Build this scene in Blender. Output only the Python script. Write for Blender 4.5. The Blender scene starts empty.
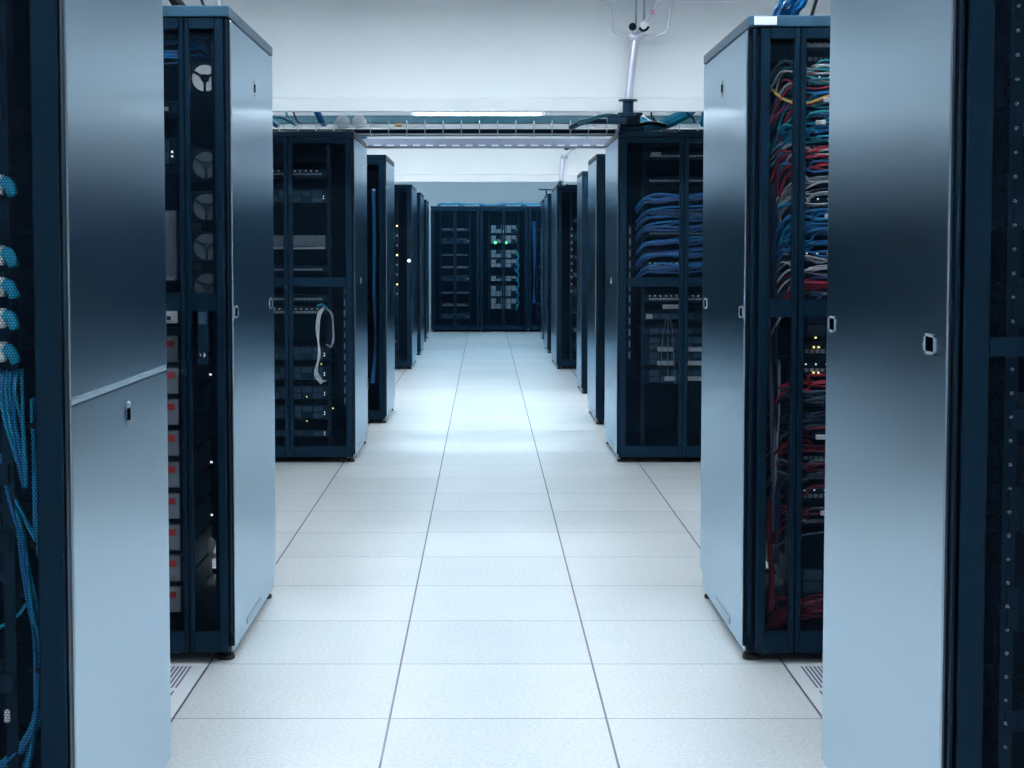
import bpy, bmesh, math, random
from mathutils import Vector, Matrix
R = random.Random(7)
sc = bpy.context.scene
COL = sc.collection

# ------------------------------------------------------------------ materials
def mat(name, base, rough=.5, metal=0., spec=.5, emit=None, estr=0., coat=0., coat_rough=.05, tint=None):
    m = bpy.data.materials.new(name); m.use_nodes = True
    b = m.node_tree.nodes['Principled BSDF']
    b.inputs['Base Color'].default_value = (*base, 1)
    b.inputs['Roughness'].default_value = rough
    b.inputs['Metallic'].default_value = metal
    b.inputs['Specular IOR Level'].default_value = spec
    b.inputs['Coat Weight'].default_value = coat
    b.inputs['Coat Roughness'].default_value = coat_rough
    if tint: b.inputs['Specular Tint'].default_value = (*tint, 1)
    if emit:
        b.inputs['Emission Color'].default_value = (*emit, 1)
        b.inputs['Emission Strength'].default_value = estr
    return m

class NT:
    """small helper for wiring math nodes"""
    def __init__(s, m): s.t = m.node_tree; s.n = s.t.nodes; s.l = s.t.links
    def add(s, typ, **k):
        n = s.n.new(typ)
        for a, v in k.items(): setattr(n, a, v)
        return n
    def sock(s, inp, v):
        if isinstance(v, (int, float)): inp.default_value = v
        else: s.l.new(v, inp)
    def m(s, op, a, b=None, c=None):
        n = s.add('ShaderNodeMath', operation=op)
        s.sock(n.inputs[0], a)
        if b is not None: s.sock(n.inputs[1], b)
        if c is not None: s.sock(n.inputs[2], c)
        return n.outputs[0]
    def noise(s, vec, scale, detail=2., rough=.5):
        n = s.add('ShaderNodeTexNoise'); s.l.new(vec, n.inputs['Vector'])
        n.inputs['Scale'].default_value = scale; n.inputs['Detail'].default_value = detail
        n.inputs['Roughness'].default_value = rough
        return n.outputs['Fac']
    def mix(s, fac, a, b):
        n = s.add('ShaderNodeMix', data_type='RGBA')
        s.sock(n.inputs['Factor'], fac)
        for i, v in ((6, a), (7, b)):
            if isinstance(v, tuple): n.inputs[i].default_value = (*v, 1)
            else: s.l.new(v, n.inputs[i])
        return n.outputs[2]

def coords(nt, kind='Object'):
    return nt.add('ShaderNodeTexCoord').outputs[kind]

def wobble(m, amount=.12, scale=6.):
    """slight uneven tone and roughness, so that no surface is perfectly plain"""
    nt = NT(m); b = m.node_tree.nodes['Principled BSDF']
    f = nt.noise(coords(nt), scale, 4.)
    base = tuple(b.inputs['Base Color'].default_value)[:3]
    lo = tuple(c * (1 - amount) for c in base); hi = tuple(min(1, c * (1 + amount)) for c in base)
    nt.l.new(nt.mix(f, lo, hi), b.inputs['Base Color'])
    return m

def floor_material():
    m = mat('speckled_floor_laminate', (.8, .82, .84), .34)
    nt = NT(m); b = m.node_tree.nodes['Principled BSDF']
    co = coords(nt)
    sep = nt.add('ShaderNodeSeparateXYZ'); nt.l.new(co, sep.inputs[0])
    def line(axis, off, half):
        f = nt.m('FRACT', nt.m('DIVIDE', nt.m('SUBTRACT', axis, off - .3), .6))
        return nt.m('LESS_THAN', nt.m('ABSOLUTE', nt.m('SUBTRACT', f, .5)), half / .6)
    lx = line(sep.outputs[0], -.264, .0031)
    ly = line(sep.outputs[1], 4.478, .0030)
    sp = nt.noise(co, 85., 3., .75)
    spk = nt.m('MULTIPLY', nt.m('SUBTRACT', sp, .5), 1.9)
    big = nt.noise(co, 3., 3.)
    cell = nt.add('ShaderNodeTexWhiteNoise', noise_dimensions='2D')
    comb = nt.add('ShaderNodeCombineXYZ')
    nt.l.new(nt.m('FLOOR', nt.m('DIVIDE', nt.m('ADD', sep.outputs[0], .264), .6)), comb.inputs[0])
    nt.l.new(nt.m('FLOOR', nt.m('DIVIDE', nt.m('SUBTRACT', sep.outputs[1], 4.478), .6)), comb.inputs[1])
    nt.l.new(comb.outputs[0], cell.inputs['Vector'])
    tone = nt.m('ADD', nt.m('MULTIPLY', nt.m('SUBTRACT', big, .5), .25),
                nt.m('ADD', spk, nt.m('MULTIPLY', cell.outputs['Value'], .22)))
    tone = nt.m('ADD', tone, .5)
    c = nt.mix(tone, (.52, .56, .58), (.85, .86, .86))
    c = nt.mix(ly, c, (.24, .28, .36))
    c = nt.mix(lx, c, (.075, .055, .14))
    nt.l.new(c, b.inputs['Base Color'])
    bump = nt.add('ShaderNodeBump'); bump.inputs['Strength'].default_value = .12
    bump.inputs['Distance'].default_value = .001
    nt.l.new(sp, bump.inputs['Height']); nt.l.new(bump.outputs[0], b.inputs['Normal'])
    return m

def plaster_material():
    m = mat('white_painted_plaster', (.80, .83, .85), .6)
    nt = NT(m); b = m.node_tree.nodes['Principled BSDF']; co = coords(nt)
    f = nt.noise(co, 1.7, 4., .6)
    c = nt.mix(f, (.70, .745, .78), (.86, .88, .89))
    v = nt.add('ShaderNodeTexVoronoi'); nt.l.new(co, v.inputs['Vector']); v.inputs['Scale'].default_value = 3.1
    speck = nt.m('LESS_THAN', v.outputs['Distance'], .025)
    c = nt.mix(speck, c, (.38, .43, .5))
    nt.l.new(c, b.inputs['Base Color'])
    return m

def mesh_material(name, base, pitch=.006, r=.43):
    """sheet steel punched with round holes in a hexagonal pattern"""
    m = mat(name, base, .45, spec=.25, tint=(.3, .62, 1.))
    nt = NT(m); b = m.node_tree.nodes['Principled BSDF']; out = m.node_tree.nodes['Material Output']
    sep = nt.add('ShaderNodeSeparateXYZ'); nt.l.new(coords(nt), sep.inputs[0])
    u = nt.m('DIVIDE', sep.outputs[0], pitch); v = nt.m('DIVIDE', sep.outputs[2], pitch * 1.732)
    def dist(off):
        a = nt.m('SUBTRACT', nt.m('FRACT', nt.m('ADD', u, off)), .5)
        c = nt.m('MULTIPLY', nt.m('SUBTRACT', nt.m('FRACT', nt.m('ADD', v, off)), .5), 1.732)
        return nt.m('SQRT', nt.m('ADD', nt.m('MULTIPLY', a, a), nt.m('MULTIPLY', c, c)))
    hole = nt.m('LESS_THAN', nt.m('MINIMUM', dist(0.), dist(.5)), r)
    tr = nt.add('ShaderNodeBsdfTransparent'); mx = nt.add('ShaderNodeMixShader')
    nt.l.new(hole, mx.inputs[0]); nt.l.new(b.outputs[0], mx.inputs[1]); nt.l.new(tr.outputs[0], mx.inputs[2])
    nt.l.new(mx.outputs[0], out.inputs[0])
    return m

def side_material():
    """brushed satin sheet: a broad soft metal reflection under a faint clear lacquer"""
    m = bpy.data.materials.new('satin_grey_steel'); m.use_nodes = True
    nt = NT(m); nt.n.remove(m.node_tree.nodes['Principled BSDF']); out = m.node_tree.nodes['Material Output']
    f = nt.noise(coords(nt), 2., 1.)
    g = nt.add('ShaderNodeBsdfAnisotropic', distribution='BECKMANN')
    g.inputs['Color'].default_value = (.53, .65, .745, 1)
    nt.l.new(nt.m('ADD', nt.m('MULTIPLY', f, .03), .27), g.inputs['Roughness'])
    c = nt.add('ShaderNodeBsdfAnisotropic', distribution='BECKMANN')
    c.inputs['Color'].default_value = (.5, .58, .66, 1); c.inputs['Roughness'].default_value = .09
    d = nt.add('ShaderNodeBsdfDiffuse'); d.inputs['Color'].default_value = (.02, .05, .09, 1)
    m1 = nt.add('ShaderNodeMixShader'); m1.inputs[0].default_value = .02
    m2 = nt.add('ShaderNodeMixShader'); m2.inputs[0].default_value = .08
    nt.l.new(g.outputs[0], m1.inputs[1]); nt.l.new(c.outputs[0], m1.inputs[2])
    nt.l.new(m1.outputs[0], m2.inputs[1]); nt.l.new(d.outputs[0], m2.inputs[2])
    nt.l.new(m2.outputs[0], out.inputs[0])
    return m

M = {}
M['floor'] = floor_material()
M['plaster'] = plaster_material()
M['mesh'] = mesh_material('perforated_dark_steel', (.003, .009, .017), r=.435)
M['side'] = side_material()
M['seam'] = wobble(mat('pale_seam_metal', (.34, .45, .54), .45, .2))
M['void'] = mat('dark_recess', (.001, .002, .004), .8, spec=0.)
M['black'] = wobble(mat('blue_black_powder_coat', (.0016, .0095, .020), .42, spec=.34, tint=(.3, .62, 1.)))
M['jet'] = wobble(mat('jet_black_steel', (.0015, .004, .009), .5, spec=.25, tint=(.3, .62, 1.)))
M['lid'] = wobble(mat('slate_powder_coat', (.03, .075, .115), .4, tint=(.3, .62, 1.)))
M['dev'] = wobble(mat('dark_device_steel', (.006, .017, .032), .4, .1, spec=.35, tint=(.3, .62, 1.)))
M['bay'] = wobble(mat('drive_bay_grey', (.035, .066, .10), .4, .2, tint=(.3, .62, 1.)))
M['grey'] = wobble(mat('grey_device_plastic', (.30, .36, .42), .5))
M['white'] = wobble(mat('white_plastic', (.85, .87, .90), .45), .05)
M['redtag'] = wobble(mat('red_sticker', (.65, .05, .05), .5))
M['rail'] = wobble(mat('galvanised_rail', (.42, .48, .54), .35, .8))
M['rubber'] = wobble(mat('black_rubber', (.012, .012, .018), .6))
M['wire'] = wobble(mat('zinc_wire', (.80, .84, .88), .35, .3))
M['teal'] = wobble(mat('teal_painted_steel', (.008, .11, .16), .4))
M['pipe'] = wobble(mat('pale_lilac_pipe_paint', (.60, .60, .70), .28, .55))
M['traygrey'] = wobble(mat('lilac_grey_tray_steel', (.20, .23, .31), .45, .3))
M['slot'] = wobble(mat('slot_shadow_grey', (.16, .16, .25), .6))
M['pale'] = wobble(mat('pale_latch_plastic', (.30, .38, .46), .5))
M['chrome'] = mat('bright_chrome', (.8, .84, .88), .15, 1.)
M['pink'] = wobble(mat('pink_tag_paper', (.85, .22, .45), .6))
M['darkplinth'] = wobble(mat('dark_plinth', (.01, .02, .03), .5))
M['c_blue'] = wobble(mat('blue_cable_jacket', (.01, .20, .52), .4))
M['c_sky'] = wobble(mat('sky_blue_cable_jacket', (.004, .36, .60), .4))
M['c_navy'] = wobble(mat('navy_cable_jacket', (.02, .07, .22), .4))
M['c_red'] = wobble(mat('red_cable_jacket', (.50, .02, .05), .4))
M['c_white'] = wobble(mat('white_cable_jacket', (.72, .76, .82), .4))
M['c_grey'] = wobble(mat('grey_cable_jacket', (.38, .42, .50), .4))
M['c_teal'] = wobble(mat('teal_cable_jacket', (.03, .40, .46), .4))
M['c_yellow'] = wobble(mat('yellow_cable_jacket', (.85, .48, .10), .4))
M['c_maroon'] = wobble(mat('maroon_cable_jacket', (.20, .008, .022), .4))  # red jacket with the dim lower rack's shade put into the colour
M['c_ink'] = wobble(mat('ink_blue_cable_jacket', (.008, .028, .085), .4))  # blue jacket darkened in colour to read as shaded
M['c_slate'] = wobble(mat('slate_cable_jacket', (.10, .14, .20), .4))  # grey jacket, shade painted into its tone
M['fan'] = wobble(mat('dull_fan_grille', (.12, .16, .20), .5))
M['c_black'] = wobble(mat('black_cable_jacket', (.012, .014, .02), .45))
M['tube'] = mat('fluorescent_tube', (.9, .9, .9), .4, emit=(.84, .94, 1.), estr=104.)
M['tube_low'] = mat('fluorescent_tube_low', (.9, .9, .9), .4, emit=(.84, .94, 1.), estr=74.)
M['tube_hung'] = mat('fluorescent_tube_hung', (.9, .9, .9), .4, emit=(.9, .96, 1.), estr=16.)
M['tube_soft'] = mat('fluorescent_tube_soft', (.9, .9, .9), .4, emit=(.84, .94, 1.), estr=85.)
M['tube_bright'] = mat('fluorescent_tube_bright', (.9, .9, .9), .4, emit=(.86, .95, 1.), estr=165.)
M['tube_dim'] = mat('fluorescent_tube_aged', (.9, .9, .9), .4, emit=(.54, .81, 1.), estr=92.)  # emission tinted blue to cool the far wall and floor
M['led_green'] = mat('green_led', (.1, .8, .3), .4, emit=(.15, 1., .4), estr=1.6)
M['led_white'] = mat('white_led', (.8, .9, 1.), .4, emit=(.75, .9, 1.), estr=1.2)
M['led_amber'] = mat('amber_led', (.9, .8, .4), .4, emit=(1., .8, .35), estr=1.3)

# ------------------------------------------------------------------ mesh helpers
class MB:
    def __init__(s): s.bm = bmesh.new()
    def box(s, x0, x1, y0, y1, z0, z1, bev=0., seg=1):
        if x0 > x1: x0, x1 = x1, x0
        v = [s.bm.verts.new((x, y, z)) for x in (x0, x1) for y in (y0, y1) for z in (z0, z1)]
        fs = [s.bm.faces.new([v[i] for i in q]) for q in
              ((0, 1, 3, 2), (4, 6, 7, 5), (0, 4, 5, 1), (2, 3, 7, 6), (0, 2, 6, 4), (1, 5, 7, 3))]
        if bev:
            es = list({e for f in fs for e in f.edges})
            bmesh.ops.bevel(s.bm, geom=es, offset=bev, segments=seg, profile=.6, affect='EDGES')
        return s
    def quad(s, pts):
        s.bm.faces.new([s.bm.verts.new(p) for p in pts]); return s
    def tube(s, pts, r, sides=7, smooth=6, cap=True):
        pts = [Vector(p) for p in pts]
        if smooth > 1 and len(pts) > 2: pts = spline(pts, smooth)
        n = len(pts); rings = []
        t0 = (pts[1] - pts[0]).normalized()
        up = Vector((0, 0, 1)) if abs(t0.z) < .9 else Vector((0, 1, 0))
        a = t0.cross(up).normalized()
        for i, p in enumerate(pts):
            t = (pts[min(i + 1, n - 1)] - pts[max(i - 1, 0)])
            t = t.normalized() if t.length > 1e-9 else t0
            a = (a - t * a.dot(t))
            a = a.normalized() if a.length > 1e-6 else t.orthogonal().normalized()
            b = t.cross(a)
            rr = r[i * (len(r) - 1) // (n - 1)] if isinstance(r, (list, tuple)) else r
            rings.append([s.bm.verts.new(p + (a * math.cos(k * 2 * math.pi / sides) + b * math.sin(k * 2 * math.pi / sides)) * rr) for k in range(sides)])
        for i in range(n - 1):
            for k in range(sides):
                f = s.bm.faces.new((rings[i][k], rings[i][(k + 1) % sides], rings[i + 1][(k + 1) % sides], rings[i + 1][k])); f.smooth = True
        if cap:
            s.bm.faces.new(rings[0][::-1]); s.bm.faces.new(rings[-1])
        return s
    def lathe(s, prof, c, axis='z', sides=20):
        """prof: list of (radius, height) along the axis from c"""
        rings = []
        for r, h in prof:
            ring = []
            for k in range(sides):
                an = k * 2 * math.pi / sides; x, y = r * math.cos(an), r * math.sin(an)
                p = {'z': (x, y, h), 'y': (x, h, y), 'x': (h, x, y)}[axis]
                ring.append(s.bm.verts.new((c[0] + p[0], c[1] + p[1], c[2] + p[2])))
            rings.append(ring)
        for i in range(len(rings) - 1):
            for k in range(sides):
                s.bm.faces.new((rings[i][k], rings[i][(k + 1) % sides], rings[i + 1][(k + 1) % sides], rings[i + 1][k]))
        s.bm.faces.new(rings[0]); s.bm.faces.new(rings[-1])
        return s
    def build(s, name, m, parent=None, loc=None):
        bmesh.ops.recalc_face_normals(s.bm, faces=s.bm.faces[:])
        me = bpy.data.meshes.new(name); s.bm.to_mesh(me); s.bm.free()
        me.materials.append(m)
        o = bpy.data.objects.new(name, me); COL.objects.link(o)
        if parent: o.parent = parent
        if loc: o.location = loc
        return o

def spline(p, k):
    out = []
    n = len(p)
    for i in range(n - 1):
        a, b, c, d = p[max(i - 1, 0)], p[i], p[i + 1], p[min(i + 2, n - 1)]
        for j in range(k):
            t = j / k
            out.append(.5 * ((2 * b) + (c - a) * t + (2 * a - 5 * b + 4 * c - d) * t * t + (3 * b - a - 3 * c + d) * t ** 3))
    out.append(p[-1]); return out

def tag(o, label, cat, group=None, kind=None):
    o['label'] = label; o['category'] = cat
    if group: o['group'] = group
    if kind: o['kind'] = kind
    return o
def thing(name, label, cat, loc=(0, 0, 0), group=None):
    o = bpy.data.objects.new(name, None); COL.objects.link(o); o.location = loc
    o.empty_display_size = .1
    return tag(o, label, cat, group)
def struct(name, mb, m):
    o = mb.build(name, m); o['kind'] = 'structure'; return o
def dup(root, loc, label=None, group=None, rotz=0):
    r = root.copy(); COL.objects.link(r); r.location = loc; r.rotation_euler = (0, 0, rotz)
    if label: r['label'] = label
    if group: r['group'] = group
    for ch in list(root.children):
        c = ch.copy(); COL.objects.link(c); c.parent = r
        for g in list(ch.children):
            d = g.copy(); COL.objects.link(d); d.parent = c
    return r

# ------------------------------------------------------------------ the room
X0, X1, Y0, Y1, H = -2.75, 2.75, -2.2, 27.2, 3.0
struct('floor', MB().box(X0 - .1, X1 + .1, Y0 - .1, Y1 + .1, -.1, 0), M['floor'])
struct('ceiling', MB().box(X0 - .1, X1 + .1, Y0 - .1, Y1 + .1, H, H + .1), M['plaster'])
struct('wall_left', MB().box(X0 - .1, X0, Y0, Y1, 0, H), M['plaster'])
struct('wall_right', MB().box(X1, X1 + .1, Y0, Y1, 0, H), M['plaster'])
struct('wall_back', MB().box(X0, X1, Y1, Y1 + .1, 0, H), M['plaster'])
struct('wall_front', MB().box(X0, X1, Y0 - .1, Y0, 0, H), M['plaster'])
def bulkhead(name, y, zb, zl, th=.35):
    """a downstand across the whole room: upright face, then a lip that leans back under it"""
    b = MB(); prof = [(y, H), (y, zl + .012), (y - .018, zl), (y - .006, zb), (y + th, zb), (y + th, H)]
    v = [[b.bm.verts.new((x, py, pz)) for py, pz in prof] for x in (X0, X1)]
    n = len(prof)
    for i in range(n): b.bm.faces.new((v[0][i], v[0][(i + 1) % n], v[1][(i + 1) % n], v[1][i]))
    b.bm.faces.new(v[0]); b.bm.faces.new(v[1][::-1])
    return struct(name, b, M['plaster'])
bulkhead('trim_1', 9.2, 2.068, 2.135, .06)
bulkhead('trim_2', 16.7, 1.985, 2.055, .06)

# ------------------------------------------------------------------ lamps
def ceiling_light(x, y, z, label, m, ln=1.25, along='x', group=None, drop=.055):
    t = thing('ceiling_light', label, 'light', (x, y, z), group)
    a, d = (ln / 2, .07) if along == 'x' else (.07, ln / 2)
    hs = MB().box(-a, a, -d, d, .03, .07, .006)
    g = .022
    if along == 'x':
        for q in (-1, 1): hs.box(-a - g, a + g, q * (d + g) - .006, q * (d + g) + .006, -drop, .07, .002)
        for q in (-1, 1): hs.box(q * (a + g) - .006, q * (a + g) + .006, -d - g, d + g, -drop, .07, .002)
    hs.build('housing', M['white'], t)
    for q in (-.032, .032):
        if along == 'x': MB().tube([(-a + .03, q, .012), (a - .03, q, .012)], .014, 8).build('tube', m, t)
        else: MB().tube([(q, -a + .03, .012), (q, a - .03, .012)], .014, 8).build('tube', m, t)
    for e in (-1, 1):
        bx = MB()
        if along == 'x': bx.box(e * a - .015, e * a + .015, -.06, .06, -.005, .035, .003)
        else: bx.box(-.06, .06, e * d - .015, e * d + .015, -.005, .035, .003)
        bx.build('end_cap', M['white'], t)
    if z + .07 < H - .03:
        for e in (-1, 1):
            MB().tube([(e * a * .7, 0, .065), (e * a * .7, 0, H - z)], .006, 6).build('drop_rod', M['wire'], t)
    return t
G1 = 'tube lights over the front aisles'
for x, y, m_, dr_ in ((-.9, 1.2, 'tube_low', .05), (.9, 1.2, 'tube_low', .05), (-.75, 4.1, 'tube_low', .03), (.75, 4.1, 'tube_low', .03), (-.75, 7.5, 'tube', .022), (.75, 7.5, 'tube', .022)):
    ceiling_light(x, y, H - .07, 'twin tube ceiling light above the front aisles, before the pale bulkhead', M[m_], group=G1, drop=dr_)
ceiling_light(-.06, 14., 2.43, 'bright twin tube light hung low across the aisle behind the cable trays', M['tube_hung'], 1.1, drop=-.02)
for x in (-1.2, 1.2):
    ceiling_light(x, 11.75, H - .07, 'twin tube ceiling light above the cable trays behind the bulkhead', M['tube_soft'], group='tube lights over the cable trays', drop=-.03)
    ceiling_light(x, 14.4, H - .07, 'twin tube ceiling light just before the far bulkhead', M['tube_bright'], group='tube lights before the far bulkhead', drop=.02)
for yy in (19.8, 23.6):
    for x in (-.75, .75):
        ceiling_light(x, yy, H - .07, 'dimmer tube ceiling light above the far end of the aisle, before the end wall', M['tube_dim'], group='tube lights at the far end', drop=-.03)

# ------------------------------------------------------------------ rack
def ring(mb, s, u0, u1, z0, z1, y0, y1, st, top, bot, cross=None, ch=.028):
    a, b = st
    mb.box(s * u0, s * (u0 + a), y0, y1, z0, z1, .003)
    mb.box(s * (u1 - b), s * u1, y0, y1, z0, z1, .003)
    mb.box(s * (u0 + a), s * (u1 - b), y0, y1, z1 - top, z1)
    mb.box(s * (u0 + a), s * (u1 - b), y0, y1, z0, z0 + bot)
    if cross: mb.box(s * (u0 + a), s * (u1 - b), y0, y1, cross - ch, cross + ch)

def latch_piece(s, y, z, kind):
    """small cup latch let into the side panel; local x is across the aisle"""
    m = MB()
    if kind == 'slot':
        m.box(s * -.003, s * .004, y - .014, y + .014, z - .028, z + .028, .002)
    else:
        w, h = .042, .019
        for q in (-1, 1):
            m.box(s * -.003, s * .004, y + q * (w - .007) - .007, y + q * (w - .007) + .007, z - h, z + h)
            m.box(s * -.003, s * .004, y - w, y + w, z + q * (h - .0025) - .0025, z + q * (h - .0025) + .0025)
    return m

def rack(label, s, edge, y, d, w=.8, h=2., leaves=((.0, .4, (.042, .026)), (.4, .8, (.026, .05))), cross=1.11, latches=(), seam=None,
         handle=None, gaps=(), group=None, topm=None, ch=.028, strip=.012, low=.1, back='jet'):
    t = thing('server_rack', label, 'server rack', (edge, y, 0), group)
    # frame: plinth, corner posts, top rails, back sheet
    f = MB()
    f.box(s * .02, s * (w - .02), .05, d - .04, .035, .085)
    for u in (.02, w - .06):
        for yy in (.035, d - .075): f.box(s * u, s * (u + .04), yy, yy + .04, .03, h - .03)
    for yy in (.035, d - .075): f.box(s * .02, s * (w - .02), yy, yy + .04, h - .075, h - .03)
    f.build('frame', M['jet'], t)
    b = MB()
    if gaps:
        g0, g1 = gaps
        b.box(s * .02, s * (w - .02), d - .025, d - .01, .08, g0); b.box(s * .02, s * (w - .02), d - .025, d - .01, g1, h - .03)
        for u0, u1 in ((.02, .05), (w - .05, w - .02)): b.box(s * u0, s * u1, d - .025, d - .01, g0, g1)
    else:
        b.box(s * .02, s * (w - .02), d - .025, d - .01, .08, h - .03)
    b.build('back_panel', M[back], t)
    c = MB(); c.box(s * -.001, s * (w + .001), -.006, d, h - .034, h, .004, 2); c.build('top_cover', M[topm or 'black'], t)
    # side panels
    z0, z1 = low, h - .04
    segs = [(z0, z1)] if not seam else [(z0, seam - .005), (seam + .005, z1)]
    first = None
    for a, e in segs:
        p = MB().box(s * -.001, s * .017, .036, d - .012, a, e, .004, 2).build('side_panel', M['side'], t)
        if e == z1 or first is None: first = p
    if seam: MB().box(s * .000, s * .012, .040, d - .016, seam - .0052, seam + .0052).build('panel_seam', M['seam'], t)
    MB().box(s * (w - .017), s * w, .036, d - .012, z0, z1, .004, 2).build('side_panel', M['side'], t)
    for ly, lz, kind in latches:
        l = latch_piece(s, ly, lz, kind).build('latch', M['pale'], first)
        q = (.0275, .0135) if kind != 'slot' else (.0135, .0135)
        MB().box(s * (-.0022 if kind != 'slot' else -.0036), s * .003, ly - q[0], ly + q[0], lz - q[1], lz + q[1]).build('latch_recess', M['void'], l)
    sk = MB().box(s * .006, s * .016, .04, d - .02, .03, .1, .002)
    sk = sk.build('skirt_rail', M['side'], t)
    MB().box(s * .002, s * .009, d * .30, d * .62, .052, .074, .002).build('slot_cover', M['seam'], sk)
    # front corner strip beside the doors
    MB().box(s * strip * .38, s * strip * .68, .004, .034, .09, h - .04, .001).build('hinge_strip', M['black'], t)
    MB().box(s * .002, s * (.003 + strip), .022, .0355, .05, h - .04).build('hinge_channel', M['jet'], t)
    # door leaves
    for i, (u0, u1, st) in enumerate(leaves):
        a, e = (u0 + strip if i == 0 else u0 + .0015), u1 - .0015
        dr = MB(); ring(dr, s, a, e, .035, h - .038, -.004, .028, st, .032, .068, cross, ch)
        dr = dr.build('door', M['black'], t)
        parts = [(.103, cross - ch), (cross + ch, h - .07)] if cross else [(.103, h - .07)]
        for za, zb in parts:
            MB().quad([(s * (a + st[0]), .012, za), (s * (e - st[1]), .012, za), (s * (e - st[1]), .012, zb), (s * (a + st[0]), .012, zb)]).build('mesh_panel', M['mesh'], dr)
        if handle and handle[0] == i:
            _, hu, hz, hh = handle
            hd = MB().box(s * (hu - .017), s * (hu + .017), -.022, -.003, hz - hh, hz + hh, .005, 2).build('swing_handle', M['black'], dr)
            MB().box(s * (hu - .013), s * (hu + .013), -.026, -.021, hz + hh - .045, hz + hh - .006, .003).build('grip', M['bay'], hd)
            MB().lathe([(.009, 0), (.009, -.006), (.004, -.007)], (s * hu, -.021, hz - hh + .032), 'y', 12).build('lock', M['chrome'], hd)
    # feet
    for u in (.035, w - .035):
        for yy in (.065, d - .07):
            MB().lathe([(.008, .034), (.008, .014), (.026, .014), (.028, .006), (.026, 0)], (s * u, yy, 0), 'z', 14).build('foot', M['rubber'], t)
    # mounting rails, first pair
    ru = (w - .45) / 2
    for u in (ru - .022, w - ru):
        r = MB(); r.box(s * u, s * (u + .022), .095, .1, .1, h - .08); r.box(s * u, s * (u + .003), .1, .14, .1, h - .08)
        r.build('mounting_rail', M['dev'], t)
    return dict(t=t, s=s, e=edge, y=y, d=d, w=w, h=h, ru=ru)

def rp(k, u, y, z): return (k['e'] + k['s'] * u, k['y'] + y, z)

A = rack('tall rack whose side panel has a pale seam halfway up, blue cables behind its door', -1, -.787, 3.07, .99, .75, low=.025,
         leaves=((0., .375, (.051, .03)), (.375, .75, (.03, .05))), cross=None, seam=1.005, latches=((.53, .935, 'slot'),), strip=.006)
A2 = rack('tall rack with an unbroken side panel and two cup latches, opposite the seam rack', 1, .842, 2.95, 1.10, .75, low=.025,
          leaves=((0., .375, (.047, .03)), (.375, .75, (.03, .05))), cross=1.121, latches=((.145, 1.118, 'cup'), (1.02, 1.116, 'cup')), strip=.019, ch=.017)
B = rack('tall rack with round fans and red-stickered storage units behind its mesh doors', -1, -.787, 5.085, 1.04, h=2.044, topm='lid', strip=.018,
         leaves=((0., .139, (.027, .015)), (.139, .8, (.015, .04))), cross=1.135, latches=((.09, 1.10, 'cup'), (.93, 1.10, 'cup'), (.55, 1.845, 'slot')), handle=(0, .085, 1.025, .085), gaps=(.10, .20))
B2 = rack('tall rack filled with a tangle of red, white and blue cables behind its mesh doors', 1, .81, 5.085, 1.04, h=2.014, topm='lid', strip=.038,
          leaves=((0., .16, (.03, .018)), (.16, .8, (.017, .04))), cross=1.115, latches=((.09, 1.10, 'cup'), (.93, 1.10, 'cup'), (.55, 1.845, 'slot')), gaps=(.10, .2))
C = rack('black rack with a hanging loop of grey cables behind its double mesh doors', -1, -.79, 9.94, 1.08, h=2.01, cross=1.10, latches=((.5, 1.1, 'cup'),))
C2 = rack('black rack packed with horizontal navy cables above servers, behind double mesh doors', 1, .803, 9.94, 1.05, h=2.01, cross=1.10, latches=((.5, 1.1, 'cup'),))
D = rack('narrow-looking black rack directly behind the one with the hanging cable loop', -1, -.733, 12.2, 1.1, cross=None, latches=((.5, 1.1, 'cup'),))
D2 = rack('black rack with a plain dark front directly behind the one packed with navy cables', 1, .82, 12.12, .98, cross=None)
D3 = rack('rack whose pale side panel shows between the navy cable rack row and the far bulkhead', 1, .868, 14.74, .76, cross=None)
E_ = rack('black rack under the far bulkhead with one bright white spot on its door', -1, -.79, 17.75, 1.3, cross=None, latches=((.3, 1.6, 'slot'),))
E2 = rack('black rack standing under the lower end of the far hanging pipe', 1, .776, 17.8, 1.4, cross=None)
F_ = rack('slim visible edge of a dark rack behind the rack with the bright spot', -1, -.79, 20.2, 1.1, cross=None)
F2 = rack('dark rack directly behind the one under the far hanging pipe', 1, .781, 20.6, 1.1, cross=None)
G_ = rack('last dark rack before the white gap at the end of the aisle', -1, -.825, 23.1, 1.1, cross=None)
G2 = rack('last dark rack of its side before the end wall racks, opposite the white gap', 1, .809, 22.9, 1.1, cross=None)
S1 = rack('second rack of its row, beside the rack with the hanging grey cable loop', -1, -1.593, 9.94, 1.08, cross=1.10)
S2 = rack('second rack of its row, beside the rack packed with navy cables', 1, 1.606, 9.94, 1.05, cross=1.10)
N1 = rack('end wall rack standing next to the white gap, mostly dark behind its doors', 1, -.855, 25.93, 1.0, .765, leaves=((0., .38, (.04, .025)), (.38, .765, (.025, .04))), cross=None, h=1.985)
N2 = rack('end wall rack in the middle, lit grey modules with green lights behind its doors', 1, -.088, 25.93, 1.0, .765, leaves=((0., .38, (.04, .025)), (.38, .765, (.025, .04))), cross=None, h=1.985)
N3 = rack('end wall rack partly hidden behind the last dark rack, blue cables along its edge', 1, .679, 25.93, 1.0, .765, leaves=((0., .38, (.04, .025)), (.38, .765, (.025, .04))), cross=None, h=1.985)

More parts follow.
